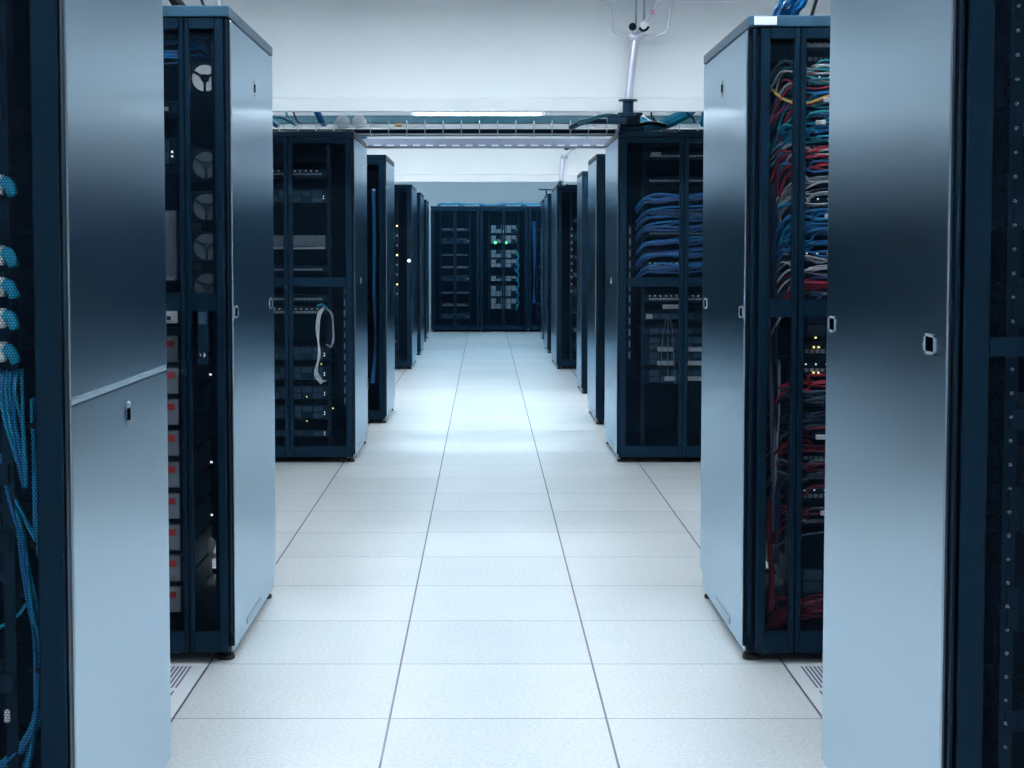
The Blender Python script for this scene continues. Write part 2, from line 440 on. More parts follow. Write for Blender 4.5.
# ------------------------------------------------------------------ equipment
proto = {}
def device(kind, k, z, u, label, group, cat=None, dy=.088):
    """equipment bolted to the rails: origin at the bottom centre of its front"""
    h = u * .0445 - .003
    loc = rp(k, k['ru'] + .225, dy, z)
    key = (kind, u)
    nm = {'server': 'rack_server', 'patch': 'patch_panel', 'storage': 'storage_unit', 'switch': 'network_switch', 'shelf': 'keyboard_shelf',
          'tray': 'cable_manager', 'module': 'blade_chassis', 'bar': 'patch_panel'}[kind]
    cat = {'server': 'server', 'patch': 'patch panel', 'storage': 'storage unit', 'switch': 'switch', 'shelf': 'shelf', 'tray': 'cable manager',
           'module': 'blade chassis', 'bar': 'patch panel'}[kind]
    if key in proto: return dup(proto[key], loc, label, group)
    t = thing(nm, label, cat, loc, group); proto[key] = t
    dp = {'server': .62, 'patch': .12, 'storage': .6, 'switch': .35, 'shelf': .45, 'tray': .09, 'module': .65, 'bar': .1}[kind]
    MB().box(-.218, .218, .012, dp, 0, h).build('chassis', M['fan' if kind in ('storage', 'shelf') else 'dev'], t)
    for e in (-1, 1): MB().box(e * .216, e * .241, .0, .006, 0, h, .002).build('ear', M['dev'], t)
    if kind in ('server', 'module'):
        MB().box(-.218, .218, 0, .013, 0, h, .003).build('bezel', M['dev'], t)
        n = 6 if kind == 'server' else 5
        rows = 1 if u < 2 else (2 if kind == 'server' else max(2, u // 2))
        for j in range(rows):
            for i in range(n):
                x = -.2 + i * .4 / n; zz = .006 + j * (h - .008) / rows
                if (i + j * 3) % 5 == 4: continue
                MB().box(x + .004, x + .4 / n - .004, -.005, .004, zz, zz + (h - .008) / rows - .005, .002).build('drive_bay', M['bay' if kind == 'server' else 'grey'], t)
        m = MB()
        for i in range(2): m.box(.203, .209, -.003, .002, h * .3 + i * .014, h * .3 + .006 + i * .014)
        m.build('status_light', M['led_white' if kind == 'server' else 'led_green'], t)
    elif kind in ('patch', 'switch', 'bar'):
        MB().box(-.218, .218, 0, .013, 0, h, .002).build('face', M['white' if kind == 'bar' else 'dev'], t)
        m = MB()
        for i in range(24):
            x = -.2 + i * .4 / 24
            m.box(x, x + .012, -.003, .003, h * .25, h * .25 + .012)
            if u > 1: m.box(x, x + .012, -.003, .003, h * .62, h * .62 + .012)
        m.build('port_row', M['grey' if kind != 'bar' else 'bay'], t)
        if kind == 'switch':
            m = MB()
            for i in range(12): m.box(-.2 + i * .033, -.2 + i * .033 + .005, -.003, .002, h * .8, h * .8 + .004)
            m.build('status_light', M['led_white'], t)
    elif kind == 'storage':
        MB().box(-.218, .218, -.004, .013, .003, h - .003, .004, 2).build('face', M['grey'], t)
        for e in (-1, 1):
            MB().box(e * .193 - .012, e * .193 + .012, -.007, -.003, h * .58, h * .58 + .02).build('red_sticker', M['redtag'], t)
            MB().box(e * .160, e * .166, -.016, -.003, .012, h - .012, .002).build('pull_handle', M['jet'], t)
    elif kind == 'shelf':
        MB().box(-.218, .218, -.04, .0, 0, .012, .003).build('keyboard_tray', M['grey'], t)
        MB().box(-.15, .15, .0, .013, .016, h, .003).build('screen_back', M['fan'], t)
    elif kind == 'tray':
        MB().box(-.218, .218, 0, .013, 0, h, .002).build('face', M['jet'], t)
        for i in range(5): 
            x = -.19 + i * .095
            m = MB().tube([(x, 0, h * .2), (x, -.05, h * .2), (x, -.05, h * .8), (x, 0, h * .8)], .003, 6, 1); m.build('cable_ring', M['dev'], t)
    return t

def cable(k, pts, r, m, label, group, name='network_cable', cat='cable', smooth=6, sides=6, loose=False):
    """pts in the rack's own frame (distance from the aisle edge, depth from the front, height), or world points when k is None"""
    w = [Vector(rp(k, *p)) if k else Vector(p) for p in pts]
    o0 = w[0].copy()
    b = MB().tube([p - o0 for p in w], r, sides, smooth)
    o = b.build(name, M[m], None, o0)
    return tag(o, label, cat, group)

# ---- rack B: storage units with red stickers, fans in the side channel
for i in range(9):
    device('storage', B, .14 + i * .1, 2, 'grey storage unit with red sticker stacked behind the mesh of the fan rack', 'red-stickered storage units')
device('bar', B, 1.065, 1, 'white strip panel on top of the red-stickered storage units', None)
device('shelf', B, 1.20, 5, 'tall grey unit above the white strip panel in the fan rack', None)
device('server', B, 1.56, 2, 'dark server above the tall grey unit in the fan rack', None)
device('patch', B, 1.72, 1, 'patch panel highest in the fan rack', None)
def fan(k, u, y, z, face, label, group=None):
    t = thing('cooling_fan', label, 'fan', rp(k, u, y, z), group)
    MB().lathe([(.044, .0), (.044, .03), (.030, .03), (.030, .028)], (0, 0, 0), 'y', 24).build('fan_housing', M['dev'], t)
    MB().lathe([(.041, -.003), (.041, .002)], (0, 0, 0), 'y', 24).build('fan_grille', M[face], t)
    MB().lathe([(.013, -.008), (.013, .0)], (0, 0, 0), 'y', 16).build('fan_hub', M['jet' if face == 'white' else 'bay'], t)
    for a in range(3):
        an = a * 2.094 + .5
        MB().tube([(.01 * math.cos(an), -.005, .01 * math.sin(an)), (.042 * math.cos(an), -.005, .042 * math.sin(an))], .004, 6, 1).build('fan_strut', M['jet' if face == 'white' else 'bay'], t)
    MB().box(-.05, .05, .012, .02, -.05, .05, .004).build('mounting_plate', M['dev'], t)
    return t
fan(B, .085, .07, 1.83, 'white', 'bright white round fan near the top of the mesh door beside the aisle')
for z in (1.56, 1.43, 1.305, 1.18):
    fan(B, .085, .07, z, 'fan', 'dull grey round fan below the white one, behind narrow mesh', 'grey fans in the side channel')
for i in range(7):
    z = 1.88 + R.random() * .08
    cable(B, [(.05 + R.random() * .03, .2, z - .05), (.1, .09 + R.random() * .04, z), (.17, .06, z + R.uniform(-.02, .05)), (.3, .08, z + R.uniform(-.03, .03))],
          .0045, R.choice(['c_blue', 'c_blue', 'c_navy']), 'blue cable near the top of the fan rack', 'blue cables above the fans')
o = MB()
for i in range(5): o.tube([(R.uniform(-.03, .03), R.uniform(-.02, .02), R.uniform(-.045, .045)) for _ in range(4)], .007, 6, 5)  # loose crumple of short white tubes
tag(o.build('plastic_wrap', M['white'], None, rp(B, .085, .25, .33)), 'crumpled white wrap low behind the narrow mesh of the fan rack', 'plastic wrap')
for z in (.62, .45, 1.0 - .1):
    o = MB().box(-.003, .003, -.004, .004, -.003, .003).build('indicator_light', M['led_white'], None, rp(B, .086, .12, z))
    tag(o, 'tiny white indicator light in the dark lower channel of the fan rack', 'indicator light', 'indicator lights under the fans')

# ---- rack A: patch panels with boots, blue cable looms
for i, z in enumerate((1.69, 1.56, 1.41, 1.35, 1.29, 1.235, 1.175, 1.11, .86, .73, .45)):
    device(('patch', 'switch')[i % 2], A, z - .02, 1, 'dark port panel behind the mesh beside the blue cables', 'port panels beside the blue cables')
for z in (1.42, 1.285, 1.225, 1.165, 1.10):
    t = thing('cable_connector', 'white plug with blue boot in the port panels above the blue cables', 'plug', rp(A, .146, .075, z), 'white plugs above the blue cables')
    MB().box(-.014, .014, -.012, .014, -.019, .019, .003).build('plug_body', M['white'], t)
    MB().tube([(.012, 0, .004), (.026, -.006, .0), (.034, -.008, -.022)], [.013, .011, .008], 8, 4).build('plug_boot', M['c_sky'], t)
GB = 'blue cables behind the seam rack door'
LB = 'bright blue network cable hanging behind the mesh of the pale seam rack'
def loom(k, pts, n, spread, r, mats, label, group, yb=.11):
    for i in range(n):
        du, dz, dy = R.uniform(-spread, spread), R.uniform(-spread, spread), R.uniform(-spread, spread)
        q = [(u + du * (.4 + .9 * abs(math.sin(j * 1.3 + i))), yb + dy + .012 * math.sin(j + i), z + dz * .7) for j, (u, z) in enumerate(pts)]
        cable(k, q, r, mats[i % len(mats)], label, group)
for i in range(7):
    cable(A, [(.152 - i * .007, .10, 1.065), (.148 - i * .007 + .003 * (i % 2), .085 - .006 * (i % 3), 1.02), (.139 - i * .0055 + R.uniform(-.003, .003), .08 + .01 * (i % 2), .96), (.120 - i * .0026 + R.uniform(-.003, .003), .085 + R.uniform(0, .02), .89 + R.uniform(-.015, .015)), (.114 - i * .001, .11, .84 + R.uniform(-.02, .02))],
          .0038, ('c_sky', 'c_blue', 'c_sky')[i % 3], LB, GB)
loom(A, [(.094, 1.006), (.087, .956), (.086, .916), (.088, .754), (.084, .70)], 4, .004, .0036, ['c_blue', 'c_sky'], LB, GB)
loom(A, [(.152, .895), (.147, .835), (.128, .764), (.116, .724), (.111, .673), (.099, .592), (.092, .531), (.092, .428), (.099, .367), (.127, .316), (.175, .274)],
     9, .006, .0037, ['c_sky', 'c_blue', 'c_sky', 'c_blue'], LB, GB)
loom(A, [(.106, .608), (.127, .582), (.172, .552)], 1, .0, .0036, ['c_sky'], LB, GB, .09)
loom(A, [(.149, .845), (.123, .795), (.100, .752), (.088, .735)], 2, .003, .0036, ['c_sky'], LB, GB, .095)
loom(A, [(.096, .387), (.111, .305), (.132, .22), (.15, .12)], 4, .005, .0037, ['c_blue', 'c_sky'], LB, GB)
for z in (.955, .475, .722):
    o = MB().lathe([(.016, -.006), (.017, 0), (.016, .006)], (0, 0, 0), 'z', 12).build('cable_tie', M['c_black'], None, rp(A, .088 if z != .475 else .0915, .112, z))
    tag(o, 'black strap around the blue cables of the pale seam rack', 'cable tie', 'straps on the blue cables')
loom(A, [(.19, .68), (.15, .64), (.126, .612)], 5, .006, .004, ['c_navy'], 'navy cable slanting across the dark lower door of the pale seam rack', 'navy cables behind the seam rack door', .13)
o = MB().box(-.006, .006, -.01, .01, -.013, .013, .003).build('cable_connector', M['white'], None, rp(A, .148, .1, .385))
tag(o, 'small white plug inside the loop of blue cables near the floor', 'plug')

# ---- rack A2: dark equipment with a perforated vertical rail
o = MB().box(-.012, .012, 0, .004, -.9, .9).build('mounting_strip', M['dev'], None, rp(A2, .136, .09, 1.0))
tag(o, 'dark vertical strip with small studs behind the mesh door near the picture edge', 'mounting strip')
for i in range(38):
    MB().lathe([(.0035, 0), (.0035, -.004)], (0, 0, -.86 + i * .0445), 'y', 8).build('stud', M['rail'], o)
for i in range(9):
    device(('server', 'switch', 'server')[i % 3], A2, .2 + i * .19, (2, 1, 2)[i % 3], 'dark equipment behind the mesh door with the low crossbar', 'equipment behind the crossbar door')
for z0, z1, u in ((1.28, 1.2, .195), (1.19, 1.13, .199), (1.02, .96, .2), (.86, .82, .196), (.62, .56, .2), (1.75, 1.66, .2)):
    cable(A2, [(u, .06, z0), (u + .002, .055, (z0 + z1) / 2), (u - .001, .06, z1)], .005, 'c_sky' if z0 < 1.5 else 'c_navy',
          'short blue patch lead behind the door with the low crossbar', 'blue leads behind the crossbar door')
for u, z in ((.158, 1.02), (.19, .45), (.185, .28)):
    tag(MB().box(-.004, .004, -.004, .004, -.004, .004).build('indicator_light', M['led_white'], None, rp(A2, u, .06, z)),
        'tiny bright light behind the door with the low crossbar', 'indicator light', 'indicator lights behind the crossbar door')

# ---- rack B2: the tangle
device('bar', B2, 1.925, 1, 'white panel highest in the tangled cable rack', None, dy=.055)
for i, z in enumerate((1.875, 1.80, 1.70, 1.60, 1.50, 1.42, 1.34, 1.25, .96, .90, .80, .72, .62, .50, .42)):
    device(('patch', 'switch')[i % 2], B2, z, 1, 'port panel buried in the cables of the tangled rack', 'port panels of the tangled rack')
device('server', B2, 1.13, 2, 'dark server below the red cables in the tangled rack', None)
device('server', B2, 1.02, 2, 'dark server with small lights just below the crossbar of the tangled rack', None)
device('server', B2, .20, 2, 'grey slotted unit near the floor of the tangled rack', None)
bands = [(1.80, 1.87, ['c_red', 'c_teal', 'c_white', 'c_teal'], 12), (1.73, 1.79, ['c_red', 'c_teal', 'c_blue'], 9), (1.63, 1.71, ['c_blue', 'c_sky', 'c_blue', 'c_teal'], 14),
         (1.60, 1.63, ['c_white'], 3), (1.54, 1.61, ['c_red', 'c_red', 'c_blue'], 12), (1.45, 1.53, ['c_grey', 'c_white', 'c_grey'], 11),
         (1.29, 1.43, ['c_blue', 'c_sky', 'c_blue', 'c_navy'], 26), (1.22, 1.28, ['c_grey', 'c_white'], 6), (1.17, 1.22, ['c_red', 'c_navy'], 7), (1.12, 1.16, ['c_grey'], 4),
         (.86, .90, ['c_red'], 5), (.74, .85, ['c_ink', 'c_ink', 'c_slate'], 14), (.66, .74, ['c_maroon', 'c_ink'], 8), (.52, .63, ['c_slate', 'c_ink', 'c_maroon'], 9), (.36, .48, ['c_maroon', 'c_slate'], 7), (.12, .19, ['c_maroon'], 14)]  # lower bands use the jackets with shade in their colour
names = {'c_maroon': 'maroon', 'c_ink': 'ink blue', 'c_slate': 'slate grey', 'c_red': 'red', 'c_teal': 'teal', 'c_white': 'white', 'c_blue': 'blue', 'c_sky': 'bright blue', 'c_grey': 'grey', 'c_navy': 'navy'}
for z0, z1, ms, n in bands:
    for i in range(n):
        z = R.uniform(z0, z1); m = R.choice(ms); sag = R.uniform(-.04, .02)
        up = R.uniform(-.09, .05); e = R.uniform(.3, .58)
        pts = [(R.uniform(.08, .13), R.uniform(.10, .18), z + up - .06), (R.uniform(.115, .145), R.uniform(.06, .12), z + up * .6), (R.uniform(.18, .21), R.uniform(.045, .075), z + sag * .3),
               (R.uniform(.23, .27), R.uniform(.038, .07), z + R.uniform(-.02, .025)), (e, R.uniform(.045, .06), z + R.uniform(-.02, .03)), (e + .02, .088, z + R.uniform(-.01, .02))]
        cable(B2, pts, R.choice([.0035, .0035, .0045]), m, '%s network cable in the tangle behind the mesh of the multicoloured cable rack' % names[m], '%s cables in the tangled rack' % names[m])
cable(B2, [(.09, .10, 1.80), (.12, .07, 1.765), (.18, .045, 1.75), (.26, .04, 1.775), (.4, .05, 1.84)], .005, 'c_yellow', 'single orange-yellow cable arcing across the tangled cable rack', None)
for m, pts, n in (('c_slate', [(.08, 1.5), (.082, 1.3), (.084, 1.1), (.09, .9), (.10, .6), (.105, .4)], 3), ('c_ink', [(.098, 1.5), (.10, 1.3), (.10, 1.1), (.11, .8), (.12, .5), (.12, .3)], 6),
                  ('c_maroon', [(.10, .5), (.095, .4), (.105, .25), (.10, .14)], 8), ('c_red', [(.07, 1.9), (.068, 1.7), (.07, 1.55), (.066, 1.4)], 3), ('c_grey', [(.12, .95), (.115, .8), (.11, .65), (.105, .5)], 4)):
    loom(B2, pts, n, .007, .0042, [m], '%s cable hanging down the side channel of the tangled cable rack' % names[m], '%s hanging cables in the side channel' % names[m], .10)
for z in (1.76, 1.565, 1.69, 1.31, 1.40, .71, .47):
    tag(MB().box(-.016, .016, -.004, .004, -.008, .008, .003).build('cable_label', M['white'], None, rp(B2, R.uniform(.22, .28), .034, z)), 'white paper tag on a cable in the tangled rack', 'cable tag', 'white tags in the tangled rack')
for u, z in ((.225, .99), (.24, .99), (.225, .89 + .02), (.24, .91), (.23, 1.0 + .02)):
    tag(MB().box(-.003, .003, -.003, .003, -.003, .003).build('indicator_light', M['led_amber'], None, rp(B2, u, .07, z)), 'tiny amber light below the crossbar of the tangled cable rack', 'indicator light', 'amber lights in the tangled rack')
tag(MB().box(-.035, .035, -.002, .002, -.013, .013, .001).build('name_plate', M['white'], None, (.81 + .05, 5.085 - .0072, 1.997)), 'blank white plate on the top edge of the tangled cable rack', 'plate')

# ---- rack C: shelf, servers, hanging loop, dashed strip
device('tray', C, 1.83, 1, 'dark cable manager highest in the hanging loop rack', None)
device('switch', C, 1.74, 1, 'switch with white lights below the highest panel of the hanging loop rack', None)
device('server', C, 1.58, 2, 'dark server in the upper half of the hanging loop rack', None)
device('shelf', C, 1.30, 2, 'pale grey shelf unit above the crossbar of the hanging loop rack', None)
for z, kd, u in ((1.16, 'patch', 1), (.98, 'patch', 1), (.9, 'switch', 1), (.62, 'server', 2), (.5, 'server', 2), (.38, 'server', 2), (.26, 'server', 2), (.15, 'server', 1)):
    device(kd, C, z, u, 'dark equipment in the lower half of the hanging loop rack', 'lower equipment of the hanging loop rack')
GL = 'grey cables of the hanging loop'; LL = 'grey cable of the loop hanging behind the mesh doors'
for i in range(5):
    a, b_, c_ = (R.uniform(-.012, .012) for _ in range(3))
    cable(C, [(.19 + a * .5, .05, .945), (.218 + a, .045, .90 + b_), (.232 + b_, .045, .80), (.222 + c_ * .6, .045, .66), (.238 + a, .045, .56), (.225 + 2 * b_, .05, .50 + a), (.205 + 2 * c_, .05, .49 + b_)], .0042, 'c_white', LL, GL)
for i in range(4):
    a, b_ = R.uniform(-.01, .014), R.uniform(-.012, .012)
    cable(C, [(.215, .05, .90 + a), (.195, .045, .945 + b_), (.155 - a, .045, .915), (.135 + b_, .045, .84 + a), (.128 + a, .045, .75), (.15 + b_, .045, .70 + a), (.168 + a, .05, .72)], .0034, 'c_grey', LL, GL)
tag(MB().tube([(-.03, 0, .02), (0, 0, .03), (.03, 0, 0)], .008, 6).build('cable_tie', M['c_sky'], None, rp(C, .2, .045, .935)), 'pale blue tie holding the hanging grey cable loop', 'cable tie')
def dashes(k, u, z0, z1, n, label, r=.5):
    t = thing('marking_strip', label, 'marking strip', rp(k, u, .06, z0))
    MB().box(-.008, .008, 0, .004, 0, z1 - z0).build('strip', M['dev'], t)
    p = (z1 - z0) / n
    for i in range(n): MB().box(-.004, .004, -.003, .0, i * p + p * .2, i * p + p * .8).build('dash', M['grey'], t)
dashes(C, .066, .34, 1.08, 11, 'vertical strip of pale dashes beside the hanging cable loop')
dashes(C2, .079, .62, 1.45, 12, 'vertical strip of pale dashes beside the navy cables')
for u, z in ((.30, .40), (.30, .25), (.14, .33), (.42, .28), (.21, .6)):
    tag(MB().box(-.0035, .0035, -.004, .004, -.0035, .0035).build('indicator_light', M['led_amber'], None, rp(C, u, .06, z)), 'tiny warm light low in the hanging loop rack', 'indicator light', 'warm lights in the hanging loop rack')

# ---- rack C2: navy cables, white-faced servers
device('patch', C2, 1.85, 1, 'dark port panel highest in the navy cable rack', None)
for z, kd, u in ((1.70, 'patch', 1), (1.5, 'patch', 1), (1.38, 'patch', 1), (1.26, 'patch', 1), (1.18, 'switch', 1), (.98, 'switch', 1), (.87, 'server', 1), (.78, 'server', 1), (.68, 'server', 2), (.59, 'server', 2), (.48, 'server', 2)):
    device(kd, C2, z, u, 'dark equipment inside the navy cable rack', 'equipment of the navy cable rack')
for z0 in (1.62, 1.52, 1.44, 1.35, 1.27, 1.19):
    for i in range(6):
        z = z0 + R.uniform(-.025, .025)
        cable(C2, [(.12, .12, z - .08), (.17, .07, z - .02), (.26, .045, z + R.uniform(-.02, .01)), (.45, .05, z + R.uniform(-.02, .02)), (.6, .07, z + .01), (.66, .1, z - .05)],
              .006, ('c_navy', 'c_blue', 'c_navy')[i % 3], 'navy or blue cable running level across the upper part of the double door rack', 'level navy cables')
for u, z, w in ((.235, 1.875, .03), (.30, .69, .05), (.30, .605, .05), (.33, .51, .035), (.47, .69, .06), (.47, .605, .06), (.47, .51, .06), (.20, .89, .02), (.33, .95, .05)):
    t = thing('slot_cover', 'pale cover plate on a server in the navy cable rack', 'cover plate', rp(C2, u, .066, z), 'pale cover plates in the navy cable rack')
    MB().box(-w, w, 0, .012, -.014, .014, .003).build('plate', M['grey'], t)
for i in range(3):
    cable(C2, [(.30 + i * .012, .05, .88), (.285 + i * .028, .042, .80), (.275 + i * .036, .045, .70 - i * .03), (.27 + i * .044, .05, .58 - i * .05)], .003, 'c_slate', 'thin grey lead hanging over the servers of the navy cable rack', 'grey leads of the navy cable rack')

# ---- farther racks
for k, nm in ((D, 'narrow-looking rack behind the hanging loop'), (D2, 'plain rack behind the navy cables'), (E_, 'rack with the bright spot'), (E2, 'rack under the far pipe'),
              (N1, 'dark end wall rack by the white gap'), (N3, 'half hidden end wall rack')):
    for i in range(8):
        device(('server', 'switch', 'patch')[i % 3], k, .2 + i * .2, (2, 1, 1)[i % 3], 'dim equipment inside the ' + nm, 'equipment of the ' + nm)
for i in range(3):
    cable(D, [(.09 + i * .006, .05, 1.75), (.085 + i * .006, .045, 1.4), (.088 + i * .006, .05, 1.0), (.085, .045, .6), (.1 + i * .01, .05, .3)], .009, 'c_sky' if i == 1 else 'c_navy',
          'blue cable running down the door of the narrow-looking rack', 'blue cables of the narrow-looking rack')
tag(MB().lathe([(.018, 0), (.018, -.01), (.007, -.014)], (0, 0, 0), 'y', 12).build('indicator_light', M['led_white'], None, rp(E_, .03, -.0035, 1.18)), 'bright white spot on the door of the rack under the far bulkhead', 'indicator light')
for i in range(10):
    tag(MB().box(-.008, .008, -.004, .004, -.012, .012).build('vent_slot', M['grey'], None, rp(E2, .165, .05, .85 + i * .075)), 'pale mark in the ladder of marks in the rack under the far pipe', 'mark', 'ladder of pale marks')
# end wall, middle rack: lit module tower
for z, u in ((1.56, 3), (1.40, 3), (1.17, 3), (1.02, 3), (.80, 2), (.56, 4), (.36, 4)):
    device('module', N2, z, u, 'grey module tower unit in the middle end wall rack', 'grey modules of the middle end rack', dy=.07)
for u, z in ((.375, 1.585), (.25, 1.41), (.42, 1.41)):
    tag(MB().box(-.02, .02, -.004, .004, -.02, .02).build('indicator_light', M['led_green'], None, rp(N2, u, .055, z)), 'green light on the grey modules of the middle end wall rack', 'indicator light', 'green lights of the middle end rack')
for i in range(6):
    cable(N2, [(.57 + R.uniform(-.02, .03), .05, 1.3 - i * .15), (.62, .045, 1.2 - i * .15), (.58, .05, 1.1 - i * .15)], .009, 'c_sky', 'blue cable curling beside the grey modules', 'blue cables of the middle end rack')
for i in range(4):
    cable(N3, [(.07 + i * .015, .05, 1.75), (.09 + i * .01, .045, 1.3), (.10, .05, .8), (.08 + i * .012, .05, .45)], .008, 'c_navy' if i % 2 else 'c_blue', 'blue cable along the edge of the half hidden end wall rack', 'blue cables of the half hidden end rack')

# ------------------------------------------------------------------ overhead: cable trays, looms, pipes
def ladder_tray(name, y, z, x0, x1, label, solid=False, dpt=.2, pitch=.115):
    t = thing(name, label, 'cable tray', (0, y, z))
    n = int((x1 - x0) / pitch)
    if solid:                       # sheet tray with folded sides, a row of bright clips along its lower lip
        for yy in (0, dpt): MB().box(x0, x1, yy, yy + .004, .006, .058, .001).build('side_rail', M['traygrey'], t)
        MB().box(x0, x1, 0, dpt, .0, .005).build('tray_floor', M['traygrey'], t)
        for i in range(n + 1):
            MB().box(x0 + i * pitch, x0 + i * pitch + pitch * .55, -.006, .0, .0, .009, .001).build('lip_clip', M['wire'], t)
    else:                           # wire basket full of dark cables
        for yy in (0, dpt):
            for zz in (.0, .062): MB().tube([(x0, yy, zz), (x1, yy, zz)], .003, 6, 1).build('side_wire', M['wire'], t)
        b = MB()
        for i in range(9): b.tube([(x0, .02 + i * .02, .018), (x1, .02 + i * .02, .018)], .0165, 7, 1)
        b.build('cable_bed', M['jet'], t)
        for i in range(n + 1):
            x = x0 + i * pitch
            MB().tube([(x, -.004, .085), (x, -.004, -.003), (x, dpt + .004, -.003), (x, dpt + .004, .085)], .003, 6, 1).build('wire', M['rail'], t)
    return t
ladder_tray('cable_tray', 10.45, 2.028, -2.45, 2.45, 'wire basket cable tray with dark cables crossing the aisle just behind the pale bulkhead')
ladder_tray('cable_tray', 12.6, 2.088, -2.45, 2.45, 'grey solid-sided cable tray crossing the aisle behind the wire basket tray', True, .3, .1)
t = thing('support_channel', 'teal steel channel crossing above the cable trays under the bright tube light', 'channel', (0, 13.8, 2.382))
c = MB(); c.box(-2.7, 2.7, 0, .006, -.03, .035); c.box(-2.7, 2.7, .0, .05, -.03, -.024); c.box(-2.7, 2.7, 0, .05, .029, .035); c.build('channel_body', M['teal'], t)
for x in (-2.2, -.9, .55, 2.2): MB().tube([(x, .025, .03), (x, .025, .625)], .006, 6).build('hanger_rod', M['wire'], t)
GO = 'tray cables above the hanging loop rack'
def overhead(xs, y, m, r, label, group, n=1, spread=.02):
    for i in range(n):
        d = (R.uniform(-spread, spread), R.uniform(-spread, spread), R.uniform(-spread, spread) * .5)
        cable(None, [(x + d[0], y + yy + d[1], z + d[2]) for x, yy, z in xs], r, m, label, group, 'trunk_cable')
overhead([(-1.02, .1, 2.09), (-1.035, .05, 2.12), (-1.06, 0, 2.18), (-1.12, -.05, 2.35), (-1.2, -.05, 2.95)], 10.4, 'c_blue', .014, 'thick blue cable rising from the tray above the hanging loop rack', GO, 4, .018)
overhead([(-1.20, .1, 2.09), (-1.22, .03, 2.12), (-1.25, 0, 2.2), (-1.25, 0, 2.5), (-1.25, 0, 2.95)], 10.35, 'c_teal', .007, 'thin teal cable rising from the tray above the hanging loop rack', None)
overhead([(-1.17, .1, 2.085), (-1.19, .02, 2.10), (-1.22, 0, 2.2), (-1.27, 0, 2.5), (-1.27, 0, 2.95)], 10.3, 'c_black', .006, 'thin black cable rising from the tray above the hanging loop rack', None)
overhead([(-1.22, .1, 2.085), (-1.26, .05, 2.11), (-1.32, 0, 2.13), (-1.42, 0, 2.08)], 10.35, 'c_teal', .009, 'teal cable drooping sideways on the tray above the hanging loop rack', None)
overhead([(-1.32, .1, 2.085), (-1.335, .05, 2.10), (-1.36, 0, 2.16), (-1.38, 0, 2.6), (-1.38, 0, 2.95)], 10.35, 'c_blue', .014, 'blue trunk cable by the rack edge, rising from the loaded tray', 'blue trunk cables by the loop rack edge', 3, .012)
for x in (-.94, -.83):
    t = thing('speaker_horn' if False else 'detector_dome', 'round pale disc mounted beside the tray above the hanging loop rack', 'detector', (x, 10.9, 2.135), 'pale discs beside the tray')
    MB().lathe([(.05, 0), (.05, -.015), (.03, -.03), (.012, -.034)], (0, 0, 0), 'y', 20).build('dome', M['white'], t)
    MB().box(-.008, .008, 0, .012, -.075, .0).build('bracket', M['dev'], t)
    MB().box(-.05, .05, -.012, .012, -.105, -.07, .003).build('mount', M['c_blue'], t)
tag(MB().box(-.022, .022, -.015, .015, -.012, .012, .003).build('cable_marker', M['c_yellow'], None, (-.55, 10.55, 2.094)), 'small orange tag on the cable tray crossing the aisle', 'cable marker')
GC = 'blue trunk cables above the navy cable rack'
overhead([(.98, .14, 2.12), (1.03, .04, 2.075), (1.10, -.02, 2.075), (1.18, -.05, 2.11), (1.27, -.05, 2.17), (1.38, -.05, 2.35), (1.48, -.05, 2.95)], 10.3, 'c_sky', .014, 'bright blue trunk cable sloping up from the tray above the navy cable rack', GC, 12, .032)
overhead([(1.38, .1, 2.085), (1.37, .04, 2.10), (1.375, 0, 2.15), (1.39, 0, 2.4), (1.4, 0, 2.95)], 10.3, 'c_sky', .014, 'blue cable rising by the outer edge of the navy cable rack', 'blue cables at the outer edge', 3, .015)
overhead([(1.32, .12, 2.085), (1.3, .02, 2.10), (1.25, 0, 2.15), (1.22, 0, 2.3), (1.2, 0, 2.95)], 10.2, 'c_black', .006, 'thin black cable curving up at the outer edge above the navy cable rack', None)
overhead([(1.2, .12, 2.085), (1.13, .02, 2.06), (1.06, 0, 2.10), (1.04, 0, 2.2), (1.04, 0, 2.95)], 10.2, 'c_black', .006, 'thin black cable curving in front of the bright blue trunk cables', None)
t = thing('switch_box', 'black junction box with stacked flanges on top of the navy cable rack, below the pipe', 'junction box', (.87, 10.0, 2.01))
MB().box(-.06, .10, -.03, .28, .0, .034, .006).build('base_plate', M['dev'], t)
MB().box(-.05, .07, 0, .24, .034, .10, .008, 2).build('box_body', M['jet'], t)
MB().box(-.065, .085, -.01, .25, .10, .116, .004).build('box_lid', M['dev'], t)
MB().tube([(-.05, .1, .07), (-.16, .1, .072), (-.26, .12, .07), (-.34, .2, .04)], .018, 8).build('gland_hose', M['dev'], t)
MB().tube([(-.05, .06, .10), (-.12, .06, .105), (-.2, .08, .09), (-.3, .1, .05)], .012, 8).build('gland_hose', M['teal'], t)
MB().tube([(.07, .1, .05), (.15, .08, .06), (.24, .1, .045)], .012, 8).build('gland_hose', M['jet'], t)

